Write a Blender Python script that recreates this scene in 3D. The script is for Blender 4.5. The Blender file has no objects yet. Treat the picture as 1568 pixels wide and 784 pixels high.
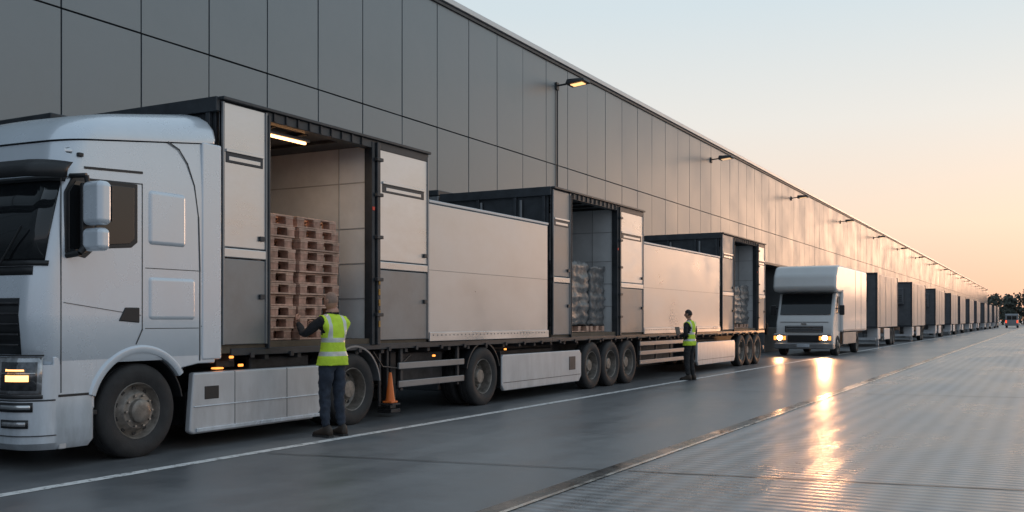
import bpy, bmesh, math, random
from mathutils import Vector, Matrix, noise
random.seed(7)
R=math.radians
scene=bpy.context.scene
COL=scene.collection

# ------------------------------------------------------------ materials
MATS={}
def mat(name,col,rough=0.5,metal=0.0,var=0.0,vscale=3.0,bump=0.0,bscale=40.0,emit=None,estr=0.0,streak=None,coat=0.0,rvar=0.0,spec=0.5,grime=0.0):
    if name in MATS: return MATS[name]
    m=bpy.data.materials.new(name); m.use_nodes=True
    nt=m.node_tree; N=nt.nodes; L=nt.links
    b=N['Principled BSDF']
    b.inputs['Base Color'].default_value=(*col,1)
    b.inputs['Roughness'].default_value=rough
    b.inputs['Metallic'].default_value=metal
    b.inputs['Specular IOR Level'].default_value=spec
    b.inputs['Coat Weight'].default_value=coat
    b.inputs['Coat Roughness'].default_value=0.08
    if emit:
        b.inputs['Emission Color'].default_value=(*emit,1); b.inputs['Emission Strength'].default_value=estr
    if var>0 or bump>0 or rvar>0:
        tc=N.new('ShaderNodeTexCoord'); mp=N.new('ShaderNodeMapping')
        L.new(tc.outputs['Object'],mp.inputs['Vector'])
        if streak: mp.inputs['Scale'].default_value=streak
    if var>0 or rvar>0:
        n=N.new('ShaderNodeTexNoise'); n.inputs['Scale'].default_value=vscale; n.inputs['Detail'].default_value=6; n.inputs['Roughness'].default_value=0.62
        L.new(mp.outputs[0],n.inputs['Vector'])
        if var>0:
            mr=N.new('ShaderNodeMapRange'); mr.inputs[1].default_value=0.3; mr.inputs[2].default_value=0.7
            mr.inputs[3].default_value=1-var; mr.inputs[4].default_value=1+var
            L.new(n.outputs['Fac'],mr.inputs[0])
            mx=N.new('ShaderNodeVectorMath'); mx.operation='SCALE'; mx.inputs[0].default_value=col
            L.new(mr.outputs[0],mx.inputs['Scale']); src=mx.outputs[0]
            if grime>0:
                # road dirt that thins out with height above the ground
                g=N.new('ShaderNodeNewGeometry'); s=N.new('ShaderNodeSeparateXYZ'); L.new(g.outputs['Position'],s.inputs[0])
                gn=N.new('ShaderNodeTexNoise'); gn.inputs['Scale'].default_value=6; gn.inputs['Detail'].default_value=8; gn.inputs['Roughness'].default_value=.7
                gm=N.new('ShaderNodeMapping'); gm.inputs['Scale'].default_value=(1,1,.25); L.new(g.outputs['Position'],gm.inputs[0]); L.new(gm.outputs[0],gn.inputs['Vector'])
                h=N.new('ShaderNodeMapRange'); h.inputs[1].default_value=.1; h.inputs[2].default_value=1.2; h.inputs[3].default_value=1; h.inputs[4].default_value=0.05; L.new(s.outputs['Z'],h.inputs[0])
                q=N.new('ShaderNodeMapRange'); q.inputs[1].default_value=.38; q.inputs[2].default_value=.66; L.new(gn.outputs['Fac'],q.inputs[0])
                mm=N.new('ShaderNodeMath'); mm.operation='MULTIPLY'; L.new(h.outputs[0],mm.inputs[0]); L.new(q.outputs[0],mm.inputs[1])
                m3=N.new('ShaderNodeMath'); m3.operation='MULTIPLY'; m3.inputs[1].default_value=grime; L.new(mm.outputs[0],m3.inputs[0])
                mc=N.new('ShaderNodeMix'); mc.data_type='RGBA'; L.new(m3.outputs[0],mc.inputs[0]); L.new(src,mc.inputs[6]); mc.inputs[7].default_value=(.10,.085,.07,1); src=mc.outputs[2]
            L.new(src,b.inputs['Base Color'])
        if rvar>0:
            mr2=N.new('ShaderNodeMapRange'); mr2.inputs[1].default_value=0.3; mr2.inputs[2].default_value=0.7
            mr2.inputs[3].default_value=max(0.03,rough-rvar); mr2.inputs[4].default_value=min(1,rough+rvar)
            L.new(n.outputs['Fac'],mr2.inputs[0]); L.new(mr2.outputs[0],b.inputs['Roughness'])
    if bump>0:
        n2=N.new('ShaderNodeTexNoise'); n2.inputs['Scale'].default_value=bscale; n2.inputs['Detail'].default_value=4
        L.new(mp.outputs[0],n2.inputs['Vector'])
        bp=N.new('ShaderNodeBump'); bp.inputs['Strength'].default_value=bump; bp.inputs['Distance'].default_value=0.02
        L.new(n2.outputs['Fac'],bp.inputs['Height']); L.new(bp.outputs[0],b.inputs['Normal'])
    MATS[name]=m; return m

M_white=mat('cab_paint',(0.66,0.72,0.78),0.26,0.25,0.04,1.5,coat=0.7,rvar=0.06,grime=.35)
M_alu=mat('brushed_aluminium',(0.58,0.59,0.60),0.33,0.85,0.13,1.6,0.18,1.5,streak=(1,0.6,1.5),rvar=0.10)
M_alu2=mat('box_side_panel',(0.52,0.53,0.54),0.34,0.7,0.08,1.0,0.12,1.1,streak=(1,0.7,1.2),rvar=0.08)
M_alud=mat('grey_panel',(0.25,0.26,0.27),0.40,0.6,0.15,2.0,0.10,2,rvar=0.1)
M_dark=mat('dark_frame',(0.040,0.046,0.053),0.45,0.3,0.3,4.0,0.05,30)
M_black=mat('black_plastic',(0.015,0.016,0.018),0.45,0,0.2,5)
M_chas=mat('chassis_steel',(0.05,0.05,0.053),0.6,0.3,0.4,5,0.1,30)
M_tyre=mat('tyre_rubber',(0.028,0.028,0.029),0.75,0,0.3,6,0.15,60)
M_rim=mat('wheel_rim',(0.24,0.215,0.19),0.5,0.5,0.45,9,0.1,40)
M_hub=mat('hub_steel',(0.34,0.31,0.28),0.45,0.7,0.4,12)
M_glass=mat('window_glass',(0.012,0.014,0.016),0.05,0,spec=0.6)
M_int=mat('box_lining',(0.62,0.63,0.63),0.5,0,0.10,2.5,0.05,8)
M_intd=mat('box_lining_rib',(0.34,0.34,0.34),0.55)
M_floorw=mat('box_floor',(0.10,0.075,0.05),0.7,0,0.3,4)
M_skirt=mat('skirt_panel',(0.56,0.58,0.60),0.36,0.25,0.06,2.0,rvar=0.06,grime=.28)
M_wood=mat('pallet_wood',(0.56,0.36,0.27),0.8,0,0.40,7,0.2,40)
M_wood2=mat('pallet_block_wood',(0.46,0.26,0.19),0.8,0,0.5,7,0.2,40)
M_wrap=mat('stretch_wrap',(0.13,0.135,0.14),0.28,0.0,0.5,9,0.5,14)
M_crate=mat('green_crate',(0.05,0.09,0.04),0.6,0,0.3,6)
M_orange=mat('orange_plastic',(0.75,0.17,0.03),0.5)
M_amber=mat('amber_lamp',(0.9,0.3,0.05),0.3,emit=(1,0.33,0.06),estr=2.0)
M_red=mat('red_reflector_glow',(0.5,0.03,0.02),0.3,emit=(1,0.08,0.03),estr=0.1)  # unlit post reflectors; their faint glow is painted in as emission
M_head=mat('headlamp_lit',(1,0.8,0.5),0.2,emit=(1,0.60,0.28),estr=25)
M_head2=mat('headlamp_glow',(1,0.7,0.4),0.2,emit=(1,0.46,0.15),estr=3)
M_headg=mat('headlamp_glass',(0.42,0.42,0.43),0.10,0.7,0.35,14)
M_chrome=mat('chrome',(0.7,0.7,0.7),0.15,1.0)
M_strip=mat('interior_strip_light',(1,0.8,0.5),0.3,emit=(1,0.50,0.20),estr=6)
M_lens=mat('lamp_lens',(1,0.8,0.5),0.3,emit=(1,0.52,0.20),estr=1.8)
M_lens2=mat('lamp_lens_dim',(0.6,0.55,0.5),0.3,emit=(1,0.6,0.3),estr=0.9)
M_seam=mat('panel_gap',(0.05,0.055,0.06),0.6)

# ------------------------------------------------------------ geometry helpers
def empty(name,loc=(0,0,0)):
    e=bpy.data.objects.new(name,None); e.location=loc; e.empty_display_size=0.3
    COL.objects.link(e); return e
def attach(o,parent):
    if parent:
        o.parent=parent; o.matrix_parent_inverse=Matrix.Translation(parent.location).inverted()
def mesh_obj(name,verts,faces,m,parent=None,smooth=False,bevel=0,seg=2,autos=None):
    me=bpy.data.meshes.new(name); me.from_pydata([tuple(v) for v in verts],[],faces); me.update()
    ms=m if isinstance(m,(list,tuple)) else [m]
    for x in ms: me.materials.append(x)
    o=bpy.data.objects.new(name,me); COL.objects.link(o); attach(o,parent)
    fin(o,smooth,bevel,seg); return o
def fin(o,smooth,bevel,seg=2):
    me=o.data
    bm=bmesh.new(); bm.from_mesh(me); bmesh.ops.recalc_face_normals(bm,faces=bm.faces); bm.to_mesh(me); bm.free()
    if smooth or bevel>0:
        for p in me.polygons: p.use_smooth=True
        try: me.set_sharp_from_angle(angle=R(38))
        except Exception: pass
    if bevel>0:
        b=o.modifiers.new('bev','BEVEL'); b.width=bevel; b.segments=seg; b.limit_method='ANGLE'; b.harden_normals=True
BF=[(0,1,2,3),(4,7,6,5),(0,4,5,1),(1,5,6,2),(2,6,7,3),(3,7,4,0)]
def bv(x0,x1,y0,y1,z0,z1):
    return [(x0,y0,z0),(x1,y0,z0),(x1,y1,z0),(x0,y1,z0),(x0,y0,z1),(x1,y0,z1),(x1,y1,z1),(x0,y1,z1)]
def boxes(name,lst,m,parent=None,bevel=0.006,seg=2):
    V=[];F=[]
    for b in lst:
        k=len(V); V+=bv(*b); F+=[tuple(i+k for i in f) for f in BF]
    return mesh_obj(name,V,F,m,parent,bevel=bevel,seg=seg)
def box(name,b,m,parent=None,bevel=0.008,seg=2): return boxes(name,[b],m,parent,bevel,seg)
def prism(name,poly,x0,x1,m,parent=None,bevel=0.01):
    n=len(poly); V=[(x0,y,z) for y,z in poly]+[(x1,y,z) for y,z in poly]
    F=[tuple(range(n)),tuple(range(2*n-1,n-1,-1))]+[(i,(i+1)%n,n+(i+1)%n,n+i) for i in range(n)]
    return mesh_obj(name,V,F,m,parent,bevel=bevel)
def lathe_x(prof,cx,cy,cz,seg=48,sgn=1):
    V=[];F=[]
    n=len(prof)
    for i in range(seg):
        a=2*math.pi*i/seg
        for r,x in prof: V.append((cx+sgn*x,cy+r*math.cos(a),cz+r*math.sin(a)))
    for i in range(seg):
        j=(i+1)%seg
        for k in range(n-1): F.append((i*n+k,i*n+k+1,j*n+k+1,j*n+k))
    return V,F
def tube(name,pts,r,m,parent=None,seg=10):
    V=[];F=[]
    for a,b in zip(pts[:-1],pts[1:]):
        a=Vector(a);b=Vector(b); d=(b-a).normalized(); u=d.orthogonal().normalized(); w=d.cross(u); k=len(V)
        for p in (a,b):
            for i in range(seg):
                t=2*math.pi*i/seg; V.append(p+u*r*math.cos(t)+w*r*math.sin(t))
        for i in range(seg):
            j=(i+1)%seg; F.append((k+i,k+j,k+seg+j,k+seg+i))
        F.append(tuple(k+i for i in range(seg))); F.append(tuple(k+seg+i for i in range(seg)))
    return mesh_obj(name,V,F,m,parent,smooth=True)
def wheel(parent,x,y,kind='drive',sgn=1,r=0.5,seg=48):
    s=r/0.5; z=r-0.008
    tp=[(.295,-.03),(.33,-.012),(.37,-.002),(.43,0),(.46,-.012),(.475,-.02),(.487,-.03),(.499,-.05),(.5,-.085),(.488,-.088),(.488,-.1),(.5,-.103),(.5,-.15),(.488,-.153),(.488,-.167),(.5,-.17),(.5,-.22),(.487,-.24),(.46,-.275),(.3,-.28)]
    V,F=lathe_x([(a*s,b) for a,b in tp],x,y,z,seg,sgn); mesh_obj('tyre',V,F,M_tyre,parent,smooth=True)
    if kind=='steer':
        rp=[(.30,-.03),(.292,-.022),(.283,-.03),(.272,-.085),(.255,-.10),(.225,-.085),(.20,-.035),(.185,-.02),(.14,-.018),(.128,-.012),(.122,.03),(.105,.045),(.06,.05),(0,.052)]
        bx=-.02; br=.165
    else:
        rp=[(.30,-.03),(.292,-.022),(.283,-.03),(.27,-.12),(.262,-.19),(.235,-.215),(.20,-.20),(.15,-.195),(.14,-.19),(.125,-.09),(.11,-.075),(.0,-.07)]
        bx=-.20; br=.18
    V,F=lathe_x([(a*s,b) for a,b in rp],x,y,z,seg,sgn); mesh_obj('rim',V,F,M_rim,parent,smooth=True)
    # lug nuts and hand holes
    V=[];F=[]
    for i in range(10):
        a=2*math.pi*i/10; cy=y+br*s*math.cos(a); cz=z+br*s*math.sin(a)
        v,f=lathe_x([(.013*s,-.01),(.013*s,.028),(.0,.03)],x+sgn*bx,cy,cz,8,sgn); k=len(V); V+=v; F+=[tuple(q+k for q in g) for g in f]
    mesh_obj('lug_nuts',V,F,M_hub,parent,smooth=True)
    V=[];F=[]
    for i in range(10):
        a=2*math.pi*(i+.5)/10; rr=.232*s; cy=y+rr*math.cos(a); cz=z+rr*math.sin(a)
        v,f=lathe_x([(.024*s,-.01),(.024*s,.006),(0,.006)],x+sgn*(-.088 if kind=='steer' else -.212),cy,cz,10,sgn); k=len(V); V+=v; F+=[tuple(q+k for q in g) for g in f]
    mesh_obj('hand_holes',V,F,M_black,parent,smooth=True)

# ------------------------------------------------------------ world / sun / camera
w=bpy.data.worlds.new("World"); scene.world=w; w.use_nodes=True
nt=w.node_tree; N=nt.nodes; L=nt.links; bg=N['Background']
SUN_EL=R(3.0); SUN_AZ=R(8)
sky=N.new('ShaderNodeTexSky'); sky.sky_type='NISHITA'; sky.sun_disc=False
sky.sun_elevation=SUN_EL; sky.sun_rotation=SUN_AZ; sky.dust_density=1.0; sky.ozone_density=2.0
tc=N.new('ShaderNodeTexCoord'); sx=N.new('ShaderNodeSeparateXYZ'); L.new(tc.outputs['Generated'],sx.inputs[0])
def ramp(stops):
    r_=N.new('ShaderNodeValToRGB'); el=r_.color_ramp.elements
    el[0].position=stops[0][0]; el[0].color=(*stops[0][1],1); el[1].position=stops[-1][0]; el[1].color=(*stops[-1][1],1)
    for p,c in stops[1:-1]: e_=el.new(p); e_.color=(*c,1)
    L.new(sx.outputs['Z'],r_.inputs[0]); return r_
ra=ramp([(0,(.78,.46,.36)),(.035,(.88,.57,.44)),(.09,(.96,.74,.58)),(.19,(.83,.80,.75)),(.30,(.66,.75,.79)),(.55,(.56,.67,.75)),(1,(.42,.54,.66))])
rb=ramp([(0,(.42,.42,.48)),(.1,(.50,.52,.58)),(.3,(.46,.54,.63)),(1,(.36,.47,.58))])
dp=N.new('ShaderNodeVectorMath'); dp.operation='DOT_PRODUCT'; dp.inputs[1].default_value=(math.sin(SUN_AZ),math.cos(SUN_AZ),0); L.new(tc.outputs['Generated'],dp.inputs[0])
mrw=N.new('ShaderNodeMapRange'); mrw.inputs[1].default_value=-.5; mrw.inputs[2].default_value=.9; mrw.interpolation_type='SMOOTHSTEP'; L.new(dp.outputs['Value'],mrw.inputs[0])
mxw=N.new('ShaderNodeMix'); mxw.data_type='RGBA'; L.new(mrw.outputs[0],mxw.inputs[0]); L.new(rb.outputs[0],mxw.inputs[6]); L.new(ra.outputs[0],mxw.inputs[7])
sc_=N.new('ShaderNodeVectorMath'); sc_.operation='SCALE'; sc_.inputs['Scale'].default_value=.010; L.new(sky.outputs[0],sc_.inputs[0])
adw=N.new('ShaderNodeVectorMath'); adw.operation='ADD'; L.new(mxw.outputs[2],adw.inputs[0]); L.new(sc_.outputs[0],adw.inputs[1])
L.new(adw.outputs[0],bg.inputs[0]); bg.inputs[1].default_value=1.0
sl=bpy.data.lights.new('sun','SUN'); sl.energy=0.35; sl.angle=R(16); sl.color=(1,0.58,0.36)
so=bpy.data.objects.new('sun',sl); COL.objects.link(so)
d=Vector((math.sin(SUN_AZ)*math.cos(SUN_EL),math.cos(SUN_AZ)*math.cos(SUN_EL),math.sin(SUN_EL)))
so.rotation_euler=d.to_track_quat('Z','Y').to_euler(); so.location=(20,60,30)

cam=bpy.data.cameras.new('camera'); co=bpy.data.objects.new('camera',cam); COL.objects.link(co)
co.location=(0,0,1.45); co.rotation_euler=(R(90),0,R(28.55)); cam.sensor_width=36; cam.lens=34.44; cam.shift_y=0.0625
cam.clip_end=6000; cam.clip_start=0.1; scene.camera=co
scene.view_settings.view_transform='Standard'; scene.view_settings.look='None'; scene.view_settings.exposure=0

# ------------------------------------------------------------ ground
def ground_mat(name,c0,c1,r0,r1,tined=False):
    m=bpy.data.materials.new(name); m.use_nodes=True; nt=m.node_tree; N=nt.nodes; L=nt.links; b=N['Principled BSDF']
    g=N.new('ShaderNodeNewGeometry')
    def noi(s,d,mscale=None,rg=.6):
        n=N.new('ShaderNodeTexNoise'); n.inputs['Scale'].default_value=s; n.inputs['Detail'].default_value=d; n.inputs['Roughness'].default_value=rg
        if mscale:
            mp=N.new('ShaderNodeMapping'); mp.inputs['Scale'].default_value=mscale; L.new(g.outputs['Position'],mp.inputs[0]); L.new(mp.outputs[0],n.inputs['Vector'])
        else: L.new(g.outputs['Position'],n.inputs['Vector'])
        return n
    big=noi(.35,7,(1,.5,1)); mid=noi(3,6); fine=noi(70,3); tr=noi(1.2,5,(1,.06,1))
    def math2(op,a,bb):
        n=N.new('ShaderNodeMath'); n.operation=op
        for i,v in enumerate((a,bb)):
            if isinstance(v,(int,float)): n.inputs[i].default_value=v
            else: L.new(v,n.inputs[i])
        return n.outputs[0]
    s=math2('ADD',math2('MULTIPLY',big.outputs['Fac'],.5),math2('MULTIPLY',mid.outputs['Fac'],.2))
    s=math2('ADD',s,math2('MULTIPLY',fine.outputs['Fac'],.15)); s=math2('ADD',s,math2('MULTIPLY',tr.outputs['Fac'],.3))
    mr=N.new('ShaderNodeMapRange'); mr.inputs[1].default_value=.47; mr.inputs[2].default_value=.68; L.new(s,mr.inputs[0])
    mx=N.new('ShaderNodeMix'); mx.data_type='RGBA'; L.new(mr.outputs[0],mx.inputs[0]); mx.inputs[6].default_value=(*c0,1); mx.inputs[7].default_value=(*c1,1)
    colout=mx.outputs[2]
    rr=N.new('ShaderNodeMapRange'); rr.inputs[1].default_value=.45; rr.inputs[2].default_value=.70; rr.inputs[3].default_value=r0; rr.inputs[4].default_value=r1
    L.new(s,rr.inputs[0]); L.new(rr.outputs[0],b.inputs['Roughness'])
    h=math2('ADD',math2('MULTIPLY',fine.outputs['Fac'],.5),math2('MULTIPLY',mid.outputs['Fac'],.8))
    if tined:
        gs=None
        for axis,sc,am in (('Y',2.1,1.0),('X',1.15,.8)):
            wv=N.new('ShaderNodeTexWave'); wv.wave_type='BANDS'; wv.bands_direction=axis; wv.inputs['Scale'].default_value=sc; wv.inputs['Distortion'].default_value=1.0; wv.inputs['Detail'].default_value=2; wv.inputs['Detail Scale'].default_value=1.5
            L.new(g.outputs['Position'],wv.inputs['Vector'])
            h=math2('ADD',h,math2('MULTIPLY',wv.outputs['Fac'],am))
            t_=math2('MULTIPLY',wv.outputs['Fac'],am*.40); gs=t_ if gs is None else math2('ADD',gs,t_)
        k_=math2('ADD',gs,.62)
        sv=N.new('ShaderNodeVectorMath'); sv.operation='SCALE'; L.new(colout,sv.inputs[0]); L.new(k_,sv.inputs['Scale']); colout=sv.outputs[0]
    L.new(colout,b.inputs['Base Color'])
    bp=N.new('ShaderNodeBump'); bp.inputs['Strength'].default_value=.35; bp.inputs['Distance'].default_value=.008 if not tined else .014
    L.new(h,bp.inputs['Height']); L.new(bp.outputs[0],b.inputs['Normal'])
    b.inputs['Specular IOR Level'].default_value=.6
    return m
M_asph=ground_mat('smooth_asphalt',(0.095,0.102,0.11),(0.19,0.196,0.202),.28,.48)
M_conc=ground_mat('tined_concrete',(0.15,0.155,0.162),(0.28,0.285,0.29),.22,.44,True)
def sheet(name,q,z,m,parent=None):
    return mesh_obj(name,[(x,y,z) for x,y in q],[tuple(range(len(q)))],m,parent)
sheet('ground',[(-3000,-3000),(3000,-3000),(3000,3000),(-3000,3000)],0,M_asph)
sheet('concrete_road',[(-3.55,-25),(60,-25),(60,420),(-3.55,420)],.004,M_conc)
# worn white paint
mp_=bpy.data.materials.new('road_paint'); mp_.use_nodes=True; nt=mp_.node_tree; b=nt.nodes['Principled BSDF']; b.inputs['Roughness'].default_value=.55
g=nt.nodes.new('ShaderNodeNewGeometry'); n=nt.nodes.new('ShaderNodeTexNoise'); n.inputs['Scale'].default_value=9; n.inputs['Detail'].default_value=8; n.inputs['Roughness'].default_value=.75
nt.links.new(g.outputs['Position'],n.inputs['Vector']); cr=nt.nodes.new('ShaderNodeValToRGB'); cr.color_ramp.elements[0].position=.36; cr.color_ramp.elements[0].color=(.18,.18,.18,1); cr.color_ramp.elements[1].position=.5; cr.color_ramp.elements[1].color=(.78,.78,.76,1)
nt.links.new(n.outputs['Fac'],cr.inputs[0]); nt.links.new(cr.outputs[0],b.inputs['Base Color'])
sheet('white_road_line',[(-7.64,-25),(-7.50,-25),(-7.50,400),(-7.64,400)],.004,mp_)
dr=empty('drain_channel',(-3.63,50,0))
M_grate=mat('drain_steel',(0.60,0.57,0.53),0.25,0.9,0.4,5,rvar=.12)
M_tar=mat('joint_sealant',(0.022,0.022,0.023),0.35,0,.3,4)
sheet('channel_slot',[(-3.77,-25),(-3.55,-25),(-3.55,420),(-3.77,420)],.006,mat('channel_sealant',(.05,.045,.04),.26,0,.4,2,rvar=.15),dr)
sheet('channel_edge',[(-3.60,-25),(-3.552,-25),(-3.552,420),(-3.60,420)],.010,M_grate,dr)
jt=empty('pavement_joints',(-3,20,0))
V=[];F=[]
def strip(p,q,wd,z=.009):
    p=Vector((*p,0));q=Vector((*q,0)); n_=(q-p).normalized().cross(Vector((0,0,1)))*wd/2; k=len(V)
    for a in (p-n_,q-n_,q+n_,p+n_): V.append((a.x,a.y,z))
    F.append((k,k+1,k+2,k+3))
strip((-7.4,8.07),(-3.78,8.72),.025); strip((-3.5,8.76),(6,10.5),.035)
for k in range(1,22):
    y=9+11*k; strip((-7.4,y-.6),(-3.78,y),.03); strip((-3.5,y),(30,y+6.),.04)
strip((5.2,-20),(5.2,400),.04)
mesh_obj('joint_lines',V,F,M_tar,jt)

# ------------------------------------------------------------ warehouse
wh=empty('warehouse_building',(-40,130,0))
XW=-13.5; HW=9.55
M_pan=mat('wall_panel',(0.205,0.235,0.255),0.36,0.55,0.08,.5,0.03,2,rvar=.06)
box('core',(-75,XW-.07,-30,291,0,HW-.02),M_seam,wh,0)
V=[];F=[]
y=10.08-1.54*26; i=0
while y<290.5:
    for z0,z1 in ((0.02,6.31),(6.335,HW)):
        t=[random.uniform(-.005,.005) for _ in range(4)]
        y0,y1=y+.013,y+1.54-.013; k=len(V)
        V+=[(XW+t[0],y0,z0),(XW+t[1],y1,z0),(XW+t[2],y1,z1),(XW+t[3],y0,z1),(XW-.06,y0,z0),(XW-.06,y1,z0),(XW-.06,y1,z1),(XW-.06,y0,z1)]
        F+=[tuple(q+k for q in f) for f in BF]
    y+=1.54; i+=1
mesh_obj('wall_panels',V,F,M_pan,wh,bevel=.006,seg=1)
M_cop=mat('coping',(0.62,0.62,0.62),0.35,0.4,.05,1)
box('roof_coping',(-75.1,XW+.10,-30.1,291.1,HW+.01,HW+.16),M_cop,wh,.02)
box('roof_gutter',(-75.05,XW+.05,-30.05,291.05,HW-.09,HW-.005),M_dark,wh,.01)
# conduit down the wall
tube('conduit',[(XW+.03,27.75,1),(XW+.03,27.75,8.8)],.022,M_dark,wh)
# lamps
for k in range(16):
    y=27.75+16.2*k
    e=empty('wall_lamp',(XW,y,8.8))
    box('wall_plate',(XW+.004,XW+.05,y-.09,y+.09,8.68,8.92),M_black,e,.01)
    tube('arm',[(XW+.04,y,8.82),(XW+.5,y+.12,8.88)],.03,M_black,e)
    # head: tapered slab
    vs=[(XW+.35,y-.15,8.80),(XW+1.0,y-.15,8.86),(XW+1.0,y+.42,8.86),(XW+.35,y+.42,8.80),
        (XW+.40,y-.10,8.97),(XW+.96,y-.11,8.95),(XW+.96,y+.38,8.95),(XW+.40,y+.37,8.97)]
    mesh_obj('lamp_head',vs,BF,M_black,e,bevel=.02)
    vs=[(XW+.48,y-.02,8.808),(XW+.88,y-.02,8.844),(XW+.88,y+.28,8.844),(XW+.48,y+.28,8.808)]
    vs=[(a,b_,c-.004) for a,b_,c in vs]
    mesh_obj('lens',vs+[(a,b_,c-.012) for a,b_,c in vs],BF,M_lens if k==0 else M_lens2,e)

# ------------------------------------------------------------ cargo units
XO=-8.35; XI=-10.9
def panel_face(parent,y0,y1,z0=1.16,z1=3.96,m=None,slot=True,x=XO):
    m=m or M_alu
    # split in 3 sections with dark gaps, handles and slot
    box('door_lower',(x-.05,x,y0,y1,z0,2.17),M_alud,parent,.012)
    box('door_rail',(x-.05,x+.012,y0,y1,2.18,2.29),M_alu,parent,.012)
    box('door_upper',(x-.05,x,y0,y1,2.30,z1),m,parent,.012)
    w_=y1-y0
    if slot:
        boxes('door_slot',[(x-.02,x+.006,y0+.07*w_,y1-.09*w_,3.28,3.44)],M_dark,parent,.01)
        boxes('door_slot_lip',[(x-.02,x+.022,y0+.07*w_,y1-.09*w_,3.405,3.44),(x-.02,x+.010,y0+.14*w_,y1-.16*w_,3.31,3.36)],M_alu,parent,.005)
    boxes('door_trim',[(x-.05,x+.015,y0,y0+.03,z0,z1),(x-.05,x+.015,y1-.03,y1,z0,z1)],M_alud,parent,.005)
    boxes('door_latch',[(x,x+.03,y1-.14,y1-.06,2.4,2.46),(x,x+.03,y1-.14,y1-.06,1.7,1.76)],M_dark,parent,.006)
def unit(name,y0,ya,yb,y1,y2,z1=4.0,near_mat=None,xi=XI,low=True):
    """side-opening cargo box: near panel y0-ya, opening ya-yb, door yb-y1, low box y1-y2"""
    e=empty(name,(-9.6,(y0+y2)/2,0))
    box('floor',(xi,XO-.03,y0,y1,1.06,1.19),M_floorw,e,.005)
    box('roof',(xi,XO-.02,y0,y1,z1-.09,z1),M_dark,e,.01)
    box('back_wall',(xi,xi+.05,y0+.05,y1-.05,1.19,z1-.09),M_int,e,0)
    box('end_wall',(xi+.05,XO-.10,yb+.02,yb+.07,1.19,z1-.09),M_int,e,0)
    ribs=[(xi+.05,XO-.11,yb+.010,yb+.0215,z,z+.014) for z in (1.75,2.25,2.75,3.4)]+[(x,x+.014,yb+.008,yb+.0216,1.19,z1-.09) for x in (-8.95,)]
    boxes('lining_joints',ribs,M_intd,e,.002)
    box('tail_wall',(xi,XO-.06,y1-.05,y1-.002,1.19,z1-.09),M_alud,e,.005)
    # front wall w/ frame
    box('front_wall',(xi,XO-.10,y0+.002,y0+.05,1.19,z1-.09),M_dark,e,.005)
    fr=[(x,x+.07,y0-.05,y0,1.1,z1-.02) for x in (xi,xi+.85,xi+1.7,XO-.22)]
    fr+=[(xi,XO-.02,y0-.07,y0-.001,z1-.14,z1+.03),(xi,XO-.02,y0-.07,y0-.001,1.02,1.12)]
    boxes('front_frame',fr,M_dark,e,.01)
    boxes('front_rails',[(xi+.95,xi+1.0,y0-.065,y0-.03,1.3,z1-.2),(xi+1.85,xi+1.9,y0-.065,y0-.03,1.3,z1-.2)],M_alud,e,.01)
    panel_face(e,y0,ya,m=near_mat,z1=z1-.02)
    panel_face(e,yb+.16,y1,z1=z1-.05)
    # posts
    boxes('door_posts',[(XO-.10,XO+.03,ya+.003,ya+.04,1.1,z1-.05),(XO-.12,XO+.02,yb-.01,yb+.06,1.1,z1-.03),(XO-.08,XO+.05,yb+.075,yb+.15,1.1,z1-.03)],M_dark,e,.01)
    hz=[1.5,2.0,2.6,3.2,3.7]
    boxes('hinges',[(XO,XO+.075,yb+.04,yb+.19,z,z+.05) for z in hz],M_dark,e,.008)
    boxes('reflectors',[(XO+.02,XO+.03,yb-.01,yb+.04,3.0,3.05)],M_red,e,.004)
    if y0<9:
        boxes('strap_buckles',[(XO+.052,XO+.064,yb+.09,yb+.13,z,z+.09) for z in (1.35,1.5,1.65,1.8,1.95)],mat('yellow_strap',(.42,.22,.04),.6,0,.5,20),e,.006)
    # header with ribs
    boxes('header',[(XO-.14,XO+.01,ya,y1,z1-.12,z1-.005),(XO-.05,XO+.05,y0-.02,y1+.02,z1-.005,z1+.035)],M_dark,e,.008)
    boxes('header_ribs',[(XO+.01,XO+.03,ya+.1+k*.22,ya+.13+k*.22,z1-.11,z1-.01) for k in range(int((yb-ya)/.22))],M_chas,e,.004)
    boxes('roof_bows',[(xi+.05,XO-.15,ya+.3+k*.6,ya+.34+k*.6,z1-.13,z1-.092) for k in range(int((yb-ya)/.6))],M_chas,e,.004)
    if not low: return e
    zt=3.26
    box('low_box',(xi,XO,y1+.02,y2,1.17,zt),M_alu2,e,.02)
    boxes('low_box_cap',[(xi-.02,XO+.015,y1+.015,y2+.01,zt+.002,zt+.05)],M_skirt,e,.012)
    boxes('low_box_rail',[(XO-.02,XO+.022,y1+.02,y2,1.12,1.26)],M_alu,e,.008)
    boxes('low_box_joint',[(XO-.01,XO+.003,y1+.02,y2-.02,2.22,2.228)],M_alud,e,0.001)
    V=[];F=[]
    yy=y1+.12
    while yy<y2-.1:
        v,f=lathe_x([(.011,-.002),(.011,.006),(0,.008)],XO+.022,yy,1.215,8); k=len(V); V+=v;F+=[tuple(q+k for q in g_) for g_ in f]; yy+=.12
    mesh_obj('rivets',V,F,M_alud,e,smooth=True)
    return e
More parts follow.
